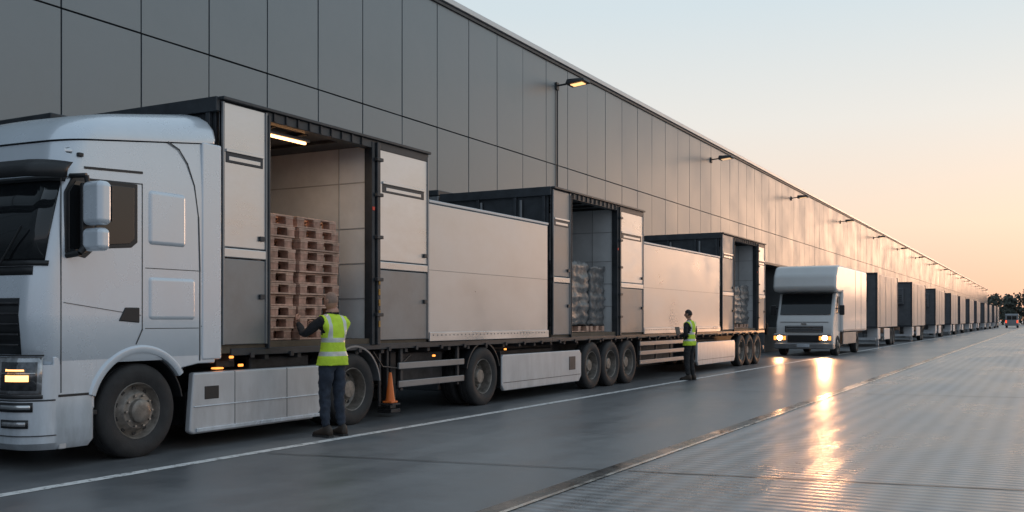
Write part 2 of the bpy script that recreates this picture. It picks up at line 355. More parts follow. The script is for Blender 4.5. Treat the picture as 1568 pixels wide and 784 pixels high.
def chassis(e,y0,y1):
    boxes('chassis_rails',[(-9.15,-9.0,y0,y1,.78,1.05),(-10.2,-10.05,y0,y1,.78,1.05)],M_chas,e,.01)
    boxes('cross_members',[(XI+.05,XO-.05,y0+k*.6,y0+.07+k*.6,.97,1.055) for k in range(int((y1-y0)/.6))],M_chas,e,.005)
    boxes('side_rail',[(XO-.10,XO-.012,y0,y1,1.03,1.115)],M_dark,e,.008)
    boxes('rope_hooks',[(XO-.012,XO+.012,y0+.3+k*.7,y0+.36+k*.7,1.0,1.06) for k in range(int((y1-y0)/.7))],M_chas,e,.004)
def guard(e,y0,y1,zs=(.45,.72),posts=None):
    l=[(XO-.06,XO-.02,y0,y1,z,z+.10) for z in zs]
    boxes('side_guard',l,M_alud,e,.012)
    n_=max(2,int((y1-y0)/1.1)+1)
    boxes('guard_posts',[(XO-.11,XO-.065,y0+.1+(y1-y0-.25)*k/(n_-1),y0+.16+(y1-y0-.25)*k/(n_-1),.40,1.04) for k in range(n_)],M_chas,e,.006)
def skirt(e,y0,y1,z0=.22,z1=.84):
    prism('skirt',[(y0,z0+.10),(y0+.08,z0),(y1-.12,z0),(y1,z0+.12),(y1,z1-.08),(y1-.08,z1),(y0+.05,z1),(y0,z1-.05)],XO-.08,XO-.01,M_skirt,e,.02)
    boxes('skirt_lines',[(XO-.02,XO-.006,y0+.05,y1-.05,z0+.14,z0+.15)],M_seam,e,.001)

u1=unit('cargo_trailer',8.34,9.08,11.20,12.64,16.78)
chassis(u1,8.5,17.0)
guard(u1,11.9,13.75)
boxes('landing_leg',[(-8.75,-8.60,12.0,12.14,.12,1.0),(-8.80,-8.55,11.95,12.19,.06,.12),(-10.4,-10.25,12.0,12.14,.12,1.0),(-10.45,-10.2,11.95,12.19,.06,.12)],M_chas,u1,.01)
wheel(u1,XO-.02,14.4); wheel(u1,-10.85,14.4,sgn=-1)
wheel(u1,XO-.35,14.4)
boxes('axle',[(-10.6,-8.6,14.34,14.46,.43,.55)],M_chas,u1,.02)
skirt(u1,15.0,18.35,.20,.84)
box('skirt_plate',(XO-.02,XO-.002,17.75,18.05,.45,.72),M_dark,u1,.01)
boxes('mudflap',[(XO-.35,XO-.03,14.98,14.995,.25,.9)],M_black,u1,.003)
boxes('under_boxes',[(-9.0,-8.55,9.0,10.1,.55,1.0),(-9.9,-8.7,12.4,13.6,.45,.95),(-9.9,-8.8,15.2,17.9,.35,.9)],M_chas,u1,.03)
boxes('marker_lamps',[(XO-.03,XO-.006,8.62,8.69,.90,.93),(XO-.03,XO-.006,12.8,12.86,.88,.91),(XO-.03,XO-.006,15.1,15.16,.92,.95)],M_amber,u1,.005)
tube('air_line',[(XO-.05,11.3,1.0),(XO-.03,11.5,.78),(XO-.05,11.9,.74),(XO-.1,12.3,.92)],.012,M_black,u1)

u2=unit('cargo_trailer',17.0,17.78,20.22,21.85,28.05,near_mat=M_alud)
chassis(u2,17.0,28.4)
for yy in (18.95,19.98,21.0):
    wheel(u2,XO-.02,yy); wheel(u2,-10.85,yy,sgn=-1)
    boxes('axle',[(-10.6,-8.6,yy-.06,yy+.06,.43,.55)],M_chas,u2,.02)
guard(u2,21.7,25.2,(.4,.62,.84))
skirt(u2,26.0,29.7,.2,.84)
boxes('under_boxes',[(-9.9,-8.7,22.4,25.0,.45,.95),(-9.9,-8.8,26.2,29.0,.35,.9)],M_chas,u2,.03)
u3=unit('cargo_trailer',28.3,29.5,32.2,33.3,33.3,low=False,near_mat=M_alud)
chassis(u3,28.4,33.3)
for yy in (30.5,31.45,32.4):
    wheel(u3,XO-.02,yy); wheel(u3,-10.85,yy,sgn=-1)
    boxes('axle',[(-10.6,-8.6,yy-.06,yy+.06,.43,.55)],M_chas,u3,.02)
boxes('rear_bumper',[(-10.8,-8.4,33.25,33.33,.45,.6)],M_alud,u3,.02)
def arc_fender(name,e,yc,r,x0,x1,m,a0=15,a1=165,t=.03):
    V=[];F=[];n_=20
    for i in range(n_+1):
        a=R(a0+(a1-a0)*i/n_)
        for rr in (r,r+t):
            for x in (x0,x1): V.append((x,yc+rr*math.cos(a),.5+rr*math.sin(a)))
    for i in range(n_):
        k=i*4;F+=[(k,k+1,k+5,k+4),(k+2,k+6,k+7,k+3),(k,k+4,k+6,k+2),(k+1,k+3,k+7,k+5)]
    F+=[(0,2,3,1),(4*n_,4*n_+1,4*n_+3,4*n_+2)]
    return mesh_obj(name,V,F,m,e,smooth=True,bevel=.006)
arc_fender('mudguard',u1,14.4,.55,XO-.32,XO-.03,M_black)

# dock shelters between boxes and wall
def shelter(y0,y1,z=4.05,x=XI):
    e=empty('dock_shelter',((XW+x)/2,(y0+y1)/2,0))
    box('canopy',(XW+.004,x-.02,y0,y1,z-.12,z),M_dark,e,.02)
    boxes('side_curtains',[(XW+.004,x-.03,y0+.02,y0+.10,0,z-.12),(XW+.004,x-.03,y1-.10,y1-.02,0,z-.12)],M_alud,e,.02)
    boxes('curtain_folds',[(XW+.3+k*.4,XW+.34+k*.4,y0-.005,y0+.019,0.1,z-.13) for k in range(int((x-XW-.3)/.4))],M_dark,e,.005)
    boxes('bumpers',[(x-.10,x-.005,y0+.3,y0+.6,.8,1.3),(x-.10,x-.005,y1-.6,y1-.3,.8,1.3)],M_black,e,.02)
    box('dock_platform',(XW+.004,x-.15,y0+.15,y1-.15,0,1.1),mat('dock_concrete',(.25,.25,.24),.8,0,.2,2),e,.02)
shelter(8.0,12.6); shelter(16.9,21.8,4.12); shelter(28.0,33.5); shelter(43.5,48)

# interior strip lights
sg=empty('interior_light',(-8.7,9.9,3.8))
boxes('tube',[(-8.74,-8.70,9.52,10.22,3.80,3.83)],M_strip,sg,.006); boxes('fitting',[(-8.77,-8.67,9.48,10.26,3.832,3.87)],M_alud,sg,.006)
al=bpy.data.lights.new('strip_glow','AREA'); al.shape='RECTANGLE'; al.size=.1; al.size_y=.7; al.energy=10; al.color=(1,.70,.45)
ao=bpy.data.objects.new('strip_glow',al); COL.objects.link(ao); ao.location=(-8.72,9.87,3.79); ao.rotation_euler=(0,0,0); attach(ao,sg)

# ------------------------------------------------------------ pallets
def pallet_stack(x1,y0,n_,z0=1.195,tilt=0,dx=1.2,dy=.8,top=None):
    e=empty('pallet_stack',(x1-.6,y0+.4,z0)); A=[];Bk=[]
    for k in range(n_):
        z=z0+k*.146; jx=random.uniform(-.04,.02); jy=random.uniform(-.03,.025)
        xa=x1-dx+jx; xb=x1+jx; ya=y0+jy; yb=ya+dy
        for i in range(3): # bottom runners along y (seen from the open side)
            xx=xa+(dx-.145)*i/2; A.append((xx,xx+.145,ya,yb,z,z+.022))
            for j in range(3):
                yy=ya+(dy-.145)*j/2; Bk.append((xx+.003,xx+.142,yy+.003,yy+.142,z+.022,z+.098))
        for j in range(3):
            yy=ya+(dy-.145)*j/2; A.append((xa,xb,yy,yy+.145,z+.098,z+.119))
        for i in range(6):
            xx=xa+(dx-.12)*i/5; A.append((xx,xx+.12,ya-.002,yb+.002,z+.1195,z+.141))
    boxes('boards',A,M_wood,e,.003,1); boxes('blocks',Bk,M_wood2,e,.004,1)
    return e
pallet_stack(-8.52,8.98,11); pallet_stack(-8.50,9.86,11)
s3=pallet_stack(-9.85,9.3,12,dx=1.0)
boxes('crates',[(-10.8,-9.9,9.3,10.0,2.96,3.08),(-10.75,-9.95,9.35,9.95,3.085,3.2)],M_crate,s3,.01)
def wrapped(x1,y0,y1,z1,z0=1.2):
    e=empty('wrapped_pallet_load',(x1-.5,(y0+y1)/2,z0))
    bm=bmesh.new(); bmesh.ops.create_cube(bm,size=1); bmesh.ops.subdivide_edges(bm,edges=bm.edges,cuts=18,use_grid_fill=True)
    for v in bm.verts:
        p=v.co.copy()
        wx=(x1-1.1)+(p.x+.5)*1.1; wy=y0+(p.y+.5)*(y1-y0); wz=z0+.14+(p.z+.5)*(z1-z0-.14)
        q=Vector((wx,wy,wz)); nn=noise.noise_vector(q*2.7)*.05+noise.noise_vector(q*8)*.022
        if p.z>.49: wz+=.06*noise.noise(Vector((wx*3,wy*3,0)))
        band=.025*math.sin(wz*30)
        c=Vector((x1-.55,(y0+y1)/2,0)); dv=Vector((wx,wy,0))-c; dv=dv/ (dv.length+1e-6)
        v.co=Vector((wx,wy,wz))+nn+dv*band
    me=bpy.data.meshes.new('wrap'); bm.to_mesh(me); bm.free(); me.materials.append(M_wrap)
    for p in me.polygons:p.use_smooth=True
    o=bpy.data.objects.new('wrap',me); COL.objects.link(o); attach(o,e)
    boxes('base',[(x1-1.15,x1+.02,y0,y1,z0,z0+.02)]+[(x1-.14,x1+.02,y0+(y1-y0-.12)*i/2,y0+.12+(y1-y0-.12)*i/2,z0+.021,z0+.12) for i in range(3)],M_wood,e,.004)
wrapped(-8.62,18.3,19.25,2.68); wrapped(-8.6,19.3,20.05,2.6)
wrapped(-8.6,30.3,31.2,2.5); wrapped(-8.6,31.25,32.05,2.55)

# ------------------------------------------------------------ semi truck tractor
st=empty('semi_truck',(-9.6,8,0))
XC=-9.6
def ring(yf,yb,hw,zf,zr,rc,rr=.08,bow=.05):
    P=[]; 
    def add(x,y): 
        t=(y-yf)/(yb-yf); P.append((XC+x,y,zf+(zr-zf)*max(0,t)))
    for i in range(13):
        x=-(hw-rc)+2*(hw-rc)*i/12; add(x,yf-bow*(1-(x/(hw-rc))**2))
    for i in range(1,9):
        a=R(-90+90*i/8); add(hw-rc+rc*math.cos(a),yf+rc+rc*math.sin(a))
    for i in range(1,6): add(hw,yf+rc+(yb-rr-yf-rc)*i/6)
    for i in range(5):
        a=R(90*i/4); add(hw-rr+rr*math.cos(a),yb-rr+rr*math.sin(a))
    for i in range(5):
        a=R(90+90*i/4); add(-hw+rr+rr*math.cos(a),yb-rr+rr*math.sin(a))
    for i in range(1,6): add(-hw,yb-rr-(yb-rr-yf-rc)*i/6)
    for i in range(8):
        a=R(180+90*i/8); add(-hw+rc+rc*math.cos(a),yf+rc+rc*math.sin(a))
    return P
def loft(name,rings,m,parent):
    V=[];F=[];n_=len(rings[0])
    for r_ in rings: V+=r_
    for k in range(len(rings)-1):
        for i in range(n_):
            j=(i+1)%n_; F.append((k*n_+i,k*n_+j,(k+1)*n_+j,(k+1)*n_+i))
    F.append(tuple(range(n_))[::-1]); F.append(tuple((len(rings)-1)*n_+i for i in range(n_)))
    return mesh_obj(name,V,F,m,parent,smooth=True)
YB=8.24
loft('cab_body',[ring(6.02,YB,1.23,1.02,1.02,.24),ring(5.99,YB,1.25,1.06,1.06,.25),ring(5.95,YB,1.25,1.5,1.5,.25),ring(5.99,YB,1.25,1.98,1.98,.25),
  ring(6.17,YB,1.25,2.80,2.84,.25),ring(6.20,YB,1.248,2.90,2.96,.25),ring(6.23,YB,1.242,3.04,3.2,.27),ring(6.27,YB,1.235,3.20,3.46,.30)],M_white,st)
loft('roof_cap',[ring(6.25,YB+.03,1.25,3.215,3.475,.31),ring(6.28,YB+.04,1.252,3.26,3.52,.33),
  ring(6.36,YB+.04,1.22,3.36,3.63,.36),ring(6.48,YB+.03,1.14,3.46,3.73,.38),ring(6.64,YB+.02,1.02,3.54,3.80,.38),ring(6.85,YB,.84,3.60,3.845,.36),ring(7.1,YB-.05,.5,3.64,3.87,.25)],M_white,st)
def patch(name,levels,xin,a1,m,off,th,parent=st,rc=.25,a_start=-90,bow=.05,hw=1.25):
    V=[];F=[];cols=0
    for z,yf in levels:
        row=[]
        for i in range(9):
            x=(hw-rc)-xin*(1-i/8); row.append((XC+x,yf-bow*(1-(x/(hw-rc))**2)-off,z))
        for i in range(1,11):
            a=R(-90+(a1+90)*i/10); row.append((XC+hw-rc+(rc+off)*math.cos(a),yf+rc+(rc+off)*math.sin(a),z))
        V+=row; cols=len(row)
    for k in range(len(levels)-1):
        for i in range(cols-1): F.append((k*cols+i,k*cols+i+1,(k+1)*cols+i+1,(k+1)*cols+i))
    o=mesh_obj(name,V,F,m,parent,smooth=True)
    s=o.modifiers.new('s','SOLIDIFY'); s.thickness=th; s.offset=0
    return o
patch('windscreen',[(2.02,6.0),(2.30,6.055),(2.82,6.18)],2.0,-38,M_glass,.006,.006)
patch('windscreen_surround',[(1.97,5.992),(2.02,6.0)],2.0,-30,M_black,.010,.012)
patch('pillar_trim',[(2.80,6.175),(2.85,6.187)],2.0,-30,M_black,.010,.012)
patch('sun_visor',[(2.82,6.02),(2.90,6.03),(2.98,6.09)],2.0,-5,M_black,.06,.03)
patch('front_mask',[(1.12,5.985),(1.5,5.955),(1.66,5.965)],1.9,-88,M_black,.006,.006)
for z in (1.2,1.3,1.4,1.5,1.6): patch('grille_bar',[(z,5.962),(z+.02,5.96)],1.9,-89,M_chas,.016,.012)
patch('wiper_cowl',[(1.88,5.985),(1.965,5.99)],2.0,-60,M_black,.004,.006)
tube('wiper',[(-8.85,5.93,1.98),(-8.62,6.0,2.35)],.012,M_black,st)
# bumper / lower front
loft('bumper',[ring(5.98,6.60,1.20,.20,.20,.28,.05,.0),ring(5.90,6.62,1.25,.27,.27,.3,.05,.0),ring(5.88,6.62,1.25,.68,.68,.3,.05,.0),ring(5.90,6.62,1.25,1.02,1.02,.3,.05,.0)],M_white,st)
patch('headlamp',[(.74,5.885),(1.10,5.90)],.12,-28,M_headg,.010,.02,rc=.3,bow=0)
patch('headlamp_inner',[(.78,5.885),(1.05,5.90)],.08,-36,mat('headlamp_reflector',(.12,.12,.125),.08,.8,.4,25),.022,.006,rc=.3,bow=0)
patch('headlamp_bulb_bar',[(.865,5.885),(.925,5.885)],-.02,-48,M_head2,.028,.01,rc=.3,bow=0)
patch('headlamp_bulb',[(.965,5.89),(.98,5.89)],.0,-56,M_head2,.028,.01,rc=.3,bow=0)
patch('headlamp_divider',[(.94,5.888),(.948,5.888)],.08,-38,M_chrome,.027,.008,rc=.3,bow=0)
patch('headlamp_bezel',[(.70,5.885),(.735,5.885)],.14,-26,M_black,.012,.02,rc=.3,bow=0)
patch('headlamp_bezel_top',[(1.105,5.90),(1.12,5.90)],.14,-26,M_black,.012,.02,rc=.3,bow=0)
patch('fog_lamp',[(.575,5.885),(.665,5.885)],.12,-42,M_black,.006,.01,rc=.3,bow=0)
patch('fog_lamp_glass',[(.60,5.885),(.64,5.885)],.10,-46,M_chrome,.012,.01,rc=.3,bow=0)
patch('lower_lamp',[(.42,5.885),(.50,5.885)],.10,-50,M_black,.004,.01,rc=.3,bow=0)
patch('lower_lamp_glass',[(.44,5.885),(.48,5.885)],.08,-54,M_headg,.010,.01,rc=.3,bow=0)
patch('bumper_gap',[(.675,5.885),(.69,5.885)],1.9,-3,M_seam,.003,.005,rc=.3,bow=0)
patch('bumper_crease',[(.34,5.893),(.35,5.893)],1.9,-3,M_seam,.003,.005,rc=.3,bow=0)
# side lower panel with arch
WY=7.19
arc=[(WY+.64*math.cos(R(a)),.5+.64*math.sin(R(a))) for a in range(40,166,6)]
poly=[(6.15,.72),(6.15,1.10),(8.235,1.10),(8.235,.96),(7.98,.96)]+arc+[(6.545,.72)]
prism('side_panel',poly,XO-.30,XO-.003,M_white,st,.015)
V=[];F=[]
arc2=[R(a) for a in range(34,166,4)]
for a in arc2:
    for rr,x in ((.60,XO-.10),(.605,XO+.01),(.625,XO+.022),(.665,XO+.020),(.70,XO-.012)): V.append((x,WY+rr*math.cos(a),.5+rr*math.sin(a)))
for i in range(len(arc2)-1):
    for j in range(4): k=i*5+j; F.append((k,k+1,k+6,k+5))
mesh_obj('arch_lip',V,F,M_white,st,smooth=True)
arc_fender('inner_arch',st,WY,.58,-8.95,XO-.03,M_black,10,170,.02)
boxes('cab_steps',[(XO-.28,XO-.02,6.25,6.66,.50,.55),(XO-.25,XO-.04,6.28,6.62,.24,.28)],M_black,st,.01)
boxes('step_panel',[(XO-.34,XO-.28,6.2,6.66,.2,.72),(XO-.30,XO-.012,6.22,6.30,.2,.70)],M_skirt,st,.01)
boxes('lower_sill',[(XO-.26,XO-.006,6.26,6.62,.56,.70)],M_white,st,.02)
boxes('sill_gap',[(XO-.20,XO+.004,6.2,6.60,.705,.73)],M_black,st,.004)
# seams
def seam(pts,wd=.012,x=XO+.002,m=M_seam,name='door_seam'):
    V=[];F=[]
    for (a,b_) in zip(pts[:-1],pts[1:]):
        a=Vector(a);b_=Vector(b_); d_=(b_-a).normalized(); n_=Vector((-d_.y,d_.x))*wd/2; a2=a-d_*wd/3; b2=b_+d_*wd/3; k=len(V)
        for p in (a2-n_,b2-n_,b2+n_,a2+n_): V.append((x,p.x,p.y))
        F.append((k,k+1,k+2,k+3))
    o=mesh_obj(name,V,F,m,st); s=o.modifiers.new('s','SOLIDIFY'); s.thickness=.003; return o
seam([(6.23,.75),(6.23,2.84),(7.20,2.88),(7.20,1.35),(7.12,1.2)])
seam([(7.55,3.38),(7.70,3.32),(7.82,3.18),(7.92,2.95),(7.98,2.6),(8.00,2.0),(8.0,1.0)],.016,name='fairing_seam')
seam([(7.24,2.0),(7.98,2.0)],.008); seam([(8.02,1.38),(8.22,1.38)],.008); seam([(7.24,1.36),(7.98,1.36)],.008)
seam([(6.26,1.62),(7.18,1.50)],.006)
seam([(6.5,2.96),(7.2,3.0)],.025,m=M_black,name='rain_rail')
# windows
def side_poly(name,poly,m,x,th,bev=.01): return prism(name,poly,x-th,x,m,st,bev)
side_poly('window_rubber',[(6.27,2.10),(6.27,2.70),(6.36,2.86),(7.14,2.87),(7.14,2.26),(7.06,2.20),(6.62,2.16),(6.5,2.06)],M_black,XO+.006,.02)
side_poly('quarter_glass',[(6.31,2.12),(6.31,2.70),(6.39,2.82),(6.56,2.82),(6.56,2.14),(6.48,2.10)],M_glass,XO+.012,.01)
side_poly('door_glass',[(6.62,2.20),(6.62,2.82),(7.09,2.83),(7.09,2.29),(7.03,2.24)],M_glass,XO+.012,.01)
boxes('sleeper_panel',[(XO-.09,XO+.022,7.27,7.80,2.24,2.84)],M_white,st,.09,6)
boxes('lower_locker',[(XO-.09,XO+.018,7.27,7.94,1.44,1.92)],M_white,st,.07,5)
prism('door_handle',[(6.90,1.44),(6.98,1.58),(7.16,1.58),(7.16,1.42)],XO-.01,XO+.012,M_black,st,.01)
box('side_fairing',(XO-.06,XO+.012,8.03,8.325,1.0,3.46),M_white,st,.02)
V,F=lathe_x([(.001,.03),(.05,.025),(.075,.0)],0,0,0,20)
V=[(XO-.10+y*.9,6.36-x*1.0+y*.3,3.11+z*.55) for x,y,z in V]
mesh_obj('roof_marker',V,F,M_chrome,st,smooth=True)
boxes('side_marker',[(XO-.03,XO+.014,6.42,6.48,3.06,3.10)],M_black,st,.01)
# mirrors
boxes('mirror_housing',[(-8.24,-7.96,6.36,6.52,2.37,2.80)],M_white,st,.06,5)
boxes('mirror_small',[(-8.24,-7.96,6.36,6.50,2.12,2.345)],M_white,st,.055,5)
boxes('mirror_glass',[(-8.20,-7.98,6.521,6.528,2.41,2.76)],M_glass,st,.003)
tube('mirror_arms',[(-8.36,6.30,2.08),(-8.22,6.34,2.10),(-8.20,6.40,2.18)],.032,M_black,st)
tube('mirror_arm_top',[(-8.36,6.34,2.86),(-8.20,6.40,2.86),(-8.20,6.42,2.74)],.024,M_black,st)
boxes('mirror_back',[(-8.265,-8.22,6.37,6.51,2.15,2.79)],M_black,st,.015)
boxes('mirror_far',[(-11.25,-10.98,6.36,6.5,2.2,2.8)],M_white,st,.05,4)
tube('mirror_far_arm',[(-10.84,6.35,2.8),(-11.1,6.4,2.75)],.025,M_black,st)
# wheels
wheel(st,XO-.03,WY,'steer',seg=64); wheel(st,-10.85,WY,'steer',-1)
wheel(st,XO-.03,10.84,'drive',seg=64); wheel(st,XO-.36,10.84); wheel(st,-10.85,10.84,'drive',-1)
boxes('axles',[(-10.6,-8.6,WY-.06,WY+.06,.42,.55),(-10.6,-8.6,10.78,10.9,.42,.56),(-9.9,-9.3,10.6,11.1,.3,.75)],M_chas,st,.02)
boxes('frame_rails',[(-9.2,-9.1,6.8,11.9,.62,.9),(-10.1,-10.0,6.8,11.9,.62,.9),(-10.2,-8.9,8.3,9.9,.2,.6)],M_chas,st,.02)
arc_fender('drive_fender',st,10.84,.57,XO-.45,XO-.01,M_alud,8,172,.03)
# side skirts
prism('chassis_skirt',[(7.92,.86),(7.86,.20),(7.92,.17),(9.95,.17),(10.2,.30),(10.25,.80),(10.2,.86)],XO-.10,XO-.01,M_skirt,st,.025)
boxes('skirt_sill',[(XO-.12,XO+.012,7.95,10.1,.19,.235),(XO-.05,XO+.005,7.92,10.22,.47,.485)],M_white,st,.008)
boxes('skirt_recess',[(XO-.02,XO-.004,8.08,8.30,.55,.70)],M_black,st,.015)
boxes('skirt_gaps',[(XO-.02,XO-.007,8.55,8.558,.2,.85),(XO-.02,XO-.007,9.45,9.458,.2,.85)],M_seam,st,.001)
boxes('amber_markers',[(XO-.06,XO-.02,8.50,8.55,1.0,1.03),(XO-.14,XO-.05,8.3,8.42,.88,.90)],M_amber,st,.01)
boxes('deck_gear',[(-9.0,-8.55,8.45,8.75,.88,1.02),(-9.0,-8.6,9.0,9.6,.87,1.0),(-9.2,-8.5,8.3,10.2,.80,.86)],M_chas,st,.02)
tube('air_hoses',[(-8.9,8.3,1.2),(-8.85,8.36,.98),(-8.8,8.8,.95),(-8.9,9.4,1.0)],.018,M_black,st)

# traffic cone hung on chassis
tc=empty('traffic_cone',(-8.33,11.62,.3))
V=[];F=[]
prof=[(.07,.28),(.062,.33),(.024,.66),(.018,.69),(0,.69)]
for i in range(20):
    a=2*math.pi*i/20
    for r_,z in prof: V.append((-8.33+r_*math.cos(a),11.62+r_*math.sin(a),z))
for i in range(20):
    j=(i+1)%20
    for k in range(4): F.append((i*5+k,i*5+k+1,j*5+k+1,j*5+k))
mesh_obj('cone_body',V,F,M_orange,tc,smooth=True)
boxes('cone_base',[(-8.41,-8.25,11.54,11.70,.25,.28)],M_orange,tc,.01)
boxes('carrier',[(-8.46,-8.22,11.52,11.72,.225,.248),(-8.47,-8.44,11.5,11.55,.2,1.04),(-8.47,-8.44,11.69,11.74,.2,1.04)],M_chas,tc,.005)

# ------------------------------------------------------------ box truck with over-cab body (headlights on)
bt=empty('box_truck',(-8.55,44,0))
M_bt=mat('box_truck_paint',(.60,.60,.59),.32,.1,.05,1,coat=.3)
x0,x1=-9.8,-7.3; yf=40.35
prism('body',[(41.9,.95),(41.9,2.6),(41.3,2.55),(40.5,2.6),(40.35,2.75),(40.45,3.25),(40.8,3.62),(41.3,3.68),(48.0,3.68),(48.0,.95)],x0,x1,M_bt,bt,.10)
prism('cab',[(40.42,.42),(40.36,.75),(40.42,1.35),(40.62,1.66),(41.1,2.56),(41.95,2.58),(41.95,.42)],x0+.12,x1-.12,M_bt,bt,.07)
prism('windscreen',[(40.60,1.665),(41.06,2.52),(41.04,2.53),(40.575,1.675)],x0+.25,x1-.25,M_glass,bt,.004)
prism('side_window',[(41.0,1.72),(41.3,2.42),(41.85,2.42),(41.85,1.72)],x1-.125,x1-.108,M_glass,bt,.01)
boxes('grille',[(x0+.5,x1-.5,40.33,40.40,.95,1.22)],M_dark,bt,.03)
boxes('grille_bars',[(x0+.55,x1-.55,40.315,40.33,z,z+.03) for z in (.98,1.07,1.16)],M_chrome,bt,.005)
boxes('badge',[(-8.66,-8.44,40.36,40.395,1.27,1.33)],M_chrome,bt,.01)
boxes('bumper',[(x0+.08,x1-.08,40.22,40.7,.28,.52)],M_alud,bt,.05)
boxes('air_intake',[(x0+.6,x1-.6,40.30,40.36,.56,.84)],M_black,bt,.03)
boxes('plate',[(-8.8,-8.3,40.20,40.218,.36,.48)],M_white,bt,.004)
boxes('cab_seams',[(x0+.3,x1-.3,40.40,40.425,1.36,1.375)],M_black,bt,.002)
for xx in (-9.5,-7.72):
    boxes('headlamp_housing',[(xx-.26,xx+.26,40.31,40.40,.60,.90)],M_headg,bt,.04)
    V,F=[],[]
    for i in range(20):
        a=2*math.pi*i/20; V.append((xx+.11*math.cos(a),40.300,.73+.10*math.sin(a)))
    V.append((xx,40.285,.73)); F=[(i,(i+1)%20,20) for i in range(20)]
    mesh_obj('headlamp',V,F,M_head,bt,smooth=True)
    boxes('indicator',[(xx-.24,xx-.14,40.30,40.31,.64,.8),(xx+.14,xx+.24,40.30,40.31,.64,.8)],M_amber,bt,.004)
    near=xx>-8
    sp=bpy.data.lights.new('headlamp_beam','SPOT'); sp.energy=1300 if near else 180; sp.color=(1,.47,.21); sp.spot_size=R(44); sp.spot_blend=1; sp.shadow_soft_size=.12
    spo=bpy.data.objects.new('headlamp_beam',sp); COL.objects.link(spo); spo.location=(xx,40.22,.73); spo.rotation_euler=(R(89),0,R(180+9)); attach(spo,bt)
boxes('mirrors',[(x1+.02,x1+.22,40.95,41.05,1.65,2.05),(x0-.22,x0-.02,40.95,41.05,1.65,2.05)],M_black,bt,.03)
boxes('mirror_arms',[(x1-.12,x1+.1,41.0,41.04,1.9,1.94),(x0-.1,x0+.12,41.0,41.04,1.9,1.94)],M_black,bt,.005)
wheel(bt,x1-.08,41.35,'steer',r=.42); wheel(bt,x0+.08,41.35,'steer',-1,r=.42); wheel(bt,x1-.08,45.9,r=.42); wheel(bt,x0+.08,45.9,'drive',-1,r=.42)
boxes('underframe',[(x0+.4,x1-.4,40.8,48,.4,.93)],M_chas,bt,.02)
boxes('body_trim',[(x1-.01,x1+.008,42,47.9,1.0,1.06),(x1-.01,x1+.006,44.9,44.93,1,3.6),(x1-.01,x1+.006,46.4,46.43,1,3.6)],M_alud,bt,.003)
boxes('side_skirt',[(x1-.06,x1-.02,42.1,45.2,.45,.93)],M_alud,bt,.01)

# ------------------------------------------------------------ row of parked box trailers
M_rowd=mat('trailer_front',(.10,.107,.117),.45,.3,.25,2)
M_rows=mat('trailer_side',(.34,.345,.35),.40,.45,.14,1.5,0.2,1.2,rvar=.08)
def row_trailer(yf,L=8.2,x=-7.9):
    e=empty('box_trailer',(x-1.25,yf,0)); xi=x-2.5
    box('body',(xi,x,yf,yf+L,1.05,3.95),M_rows,e,.03)
    boxes('front_panel',[(xi+.04,x-.04,yf-.03,yf-.002,1.1,3.9)],M_rowd,e,.02)
    boxes('frame',[(xi-.01,xi+.08,yf-.06,yf+.06,1.0,4.0),(x-.08,x+.015,yf-.06,yf+.10,1.0,4.0),(xi+.08,x-.08,yf-.06,yf+.04,3.9,4.0),(xi+.08,x-.08,yf-.06,yf+.04,1.0,1.12),(x-.05,x+.02,yf+L-.1,yf+L+.01,1.0,4.0)]+[(a,a+.04,yf-.05,yf-.031,1.12,3.9) for a in (xi+.8,xi+1.6)],M_dark,e,.01)
    boxes('side_posts',[(x-.01,x+.012,yf+1.0+k*2.2,yf+1.04+k*2.2,1.1,3.9) for k in range(int((L-.8)/2.2))],M_alud,e,.004)
    boxes('cooling_unit',[(xi+.5,x-.5,yf-.38,yf-.065,2.5,3.6)],M_rowd,e,.05)
    boxes('vents',[(xi+.6,x-.6,yf-.395,yf-.382,z,z+.04) for z in (2.7,2.82,2.94,3.06)],M_black,e,.004)
    boxes('chassis',[(xi+.6,xi+.8,yf+.2,yf+L,.7,1.04),(x-.8,x-.6,yf+.2,yf+L,.7,1.04)],M_chas,e,.01)
    boxes('skirt',[(x-.08,x-.02,yf+2.8,yf+5.0,.35,.98)],M_skirt,e,.02)
    boxes('legs',[(xi+.2,xi+.35,yf+1.8,yf+1.95,.03,1.04),(x-.35,x-.2,yf+1.8,yf+1.95,.03,1.04),(xi+.1,x-.1,yf+.15,yf+.3,.35,.5)],M_skirt,e,.01)
    boxes('pallet_box',[(x-.6,x-.05,yf+.5,yf+1.5,.4,1.0)],M_skirt,e,.02)
    for yy in (yf+5.7,yf+6.75):
        wheel(e,x-.03,yy,seg=24); wheel(e,xi+.03,yy,'drive',-1,seg=24)
    return e
e0=row_trailer(55.5)
def dup(e,dx,dy):
    n_=bpy.data.objects.new(e.name.split('.')[0],None); COL.objects.link(n_); n_.location=(e.location.x+dx,e.location.y+dy,0); n_.empty_display_size=.3
    for c in list(e.children):
        c2=c.copy(); COL.objects.link(c2); c2.parent=n_; c2.matrix_parent_inverse=c.matrix_parent_inverse.copy()
    return n_
for k in range(1,11):
    dup(e0,random.uniform(-.15,.15),15.0*k+random.uniform(-.7,.7))
for k in range(11): shelter(57+15*k,61.5+15*k,4.15,-10.6)

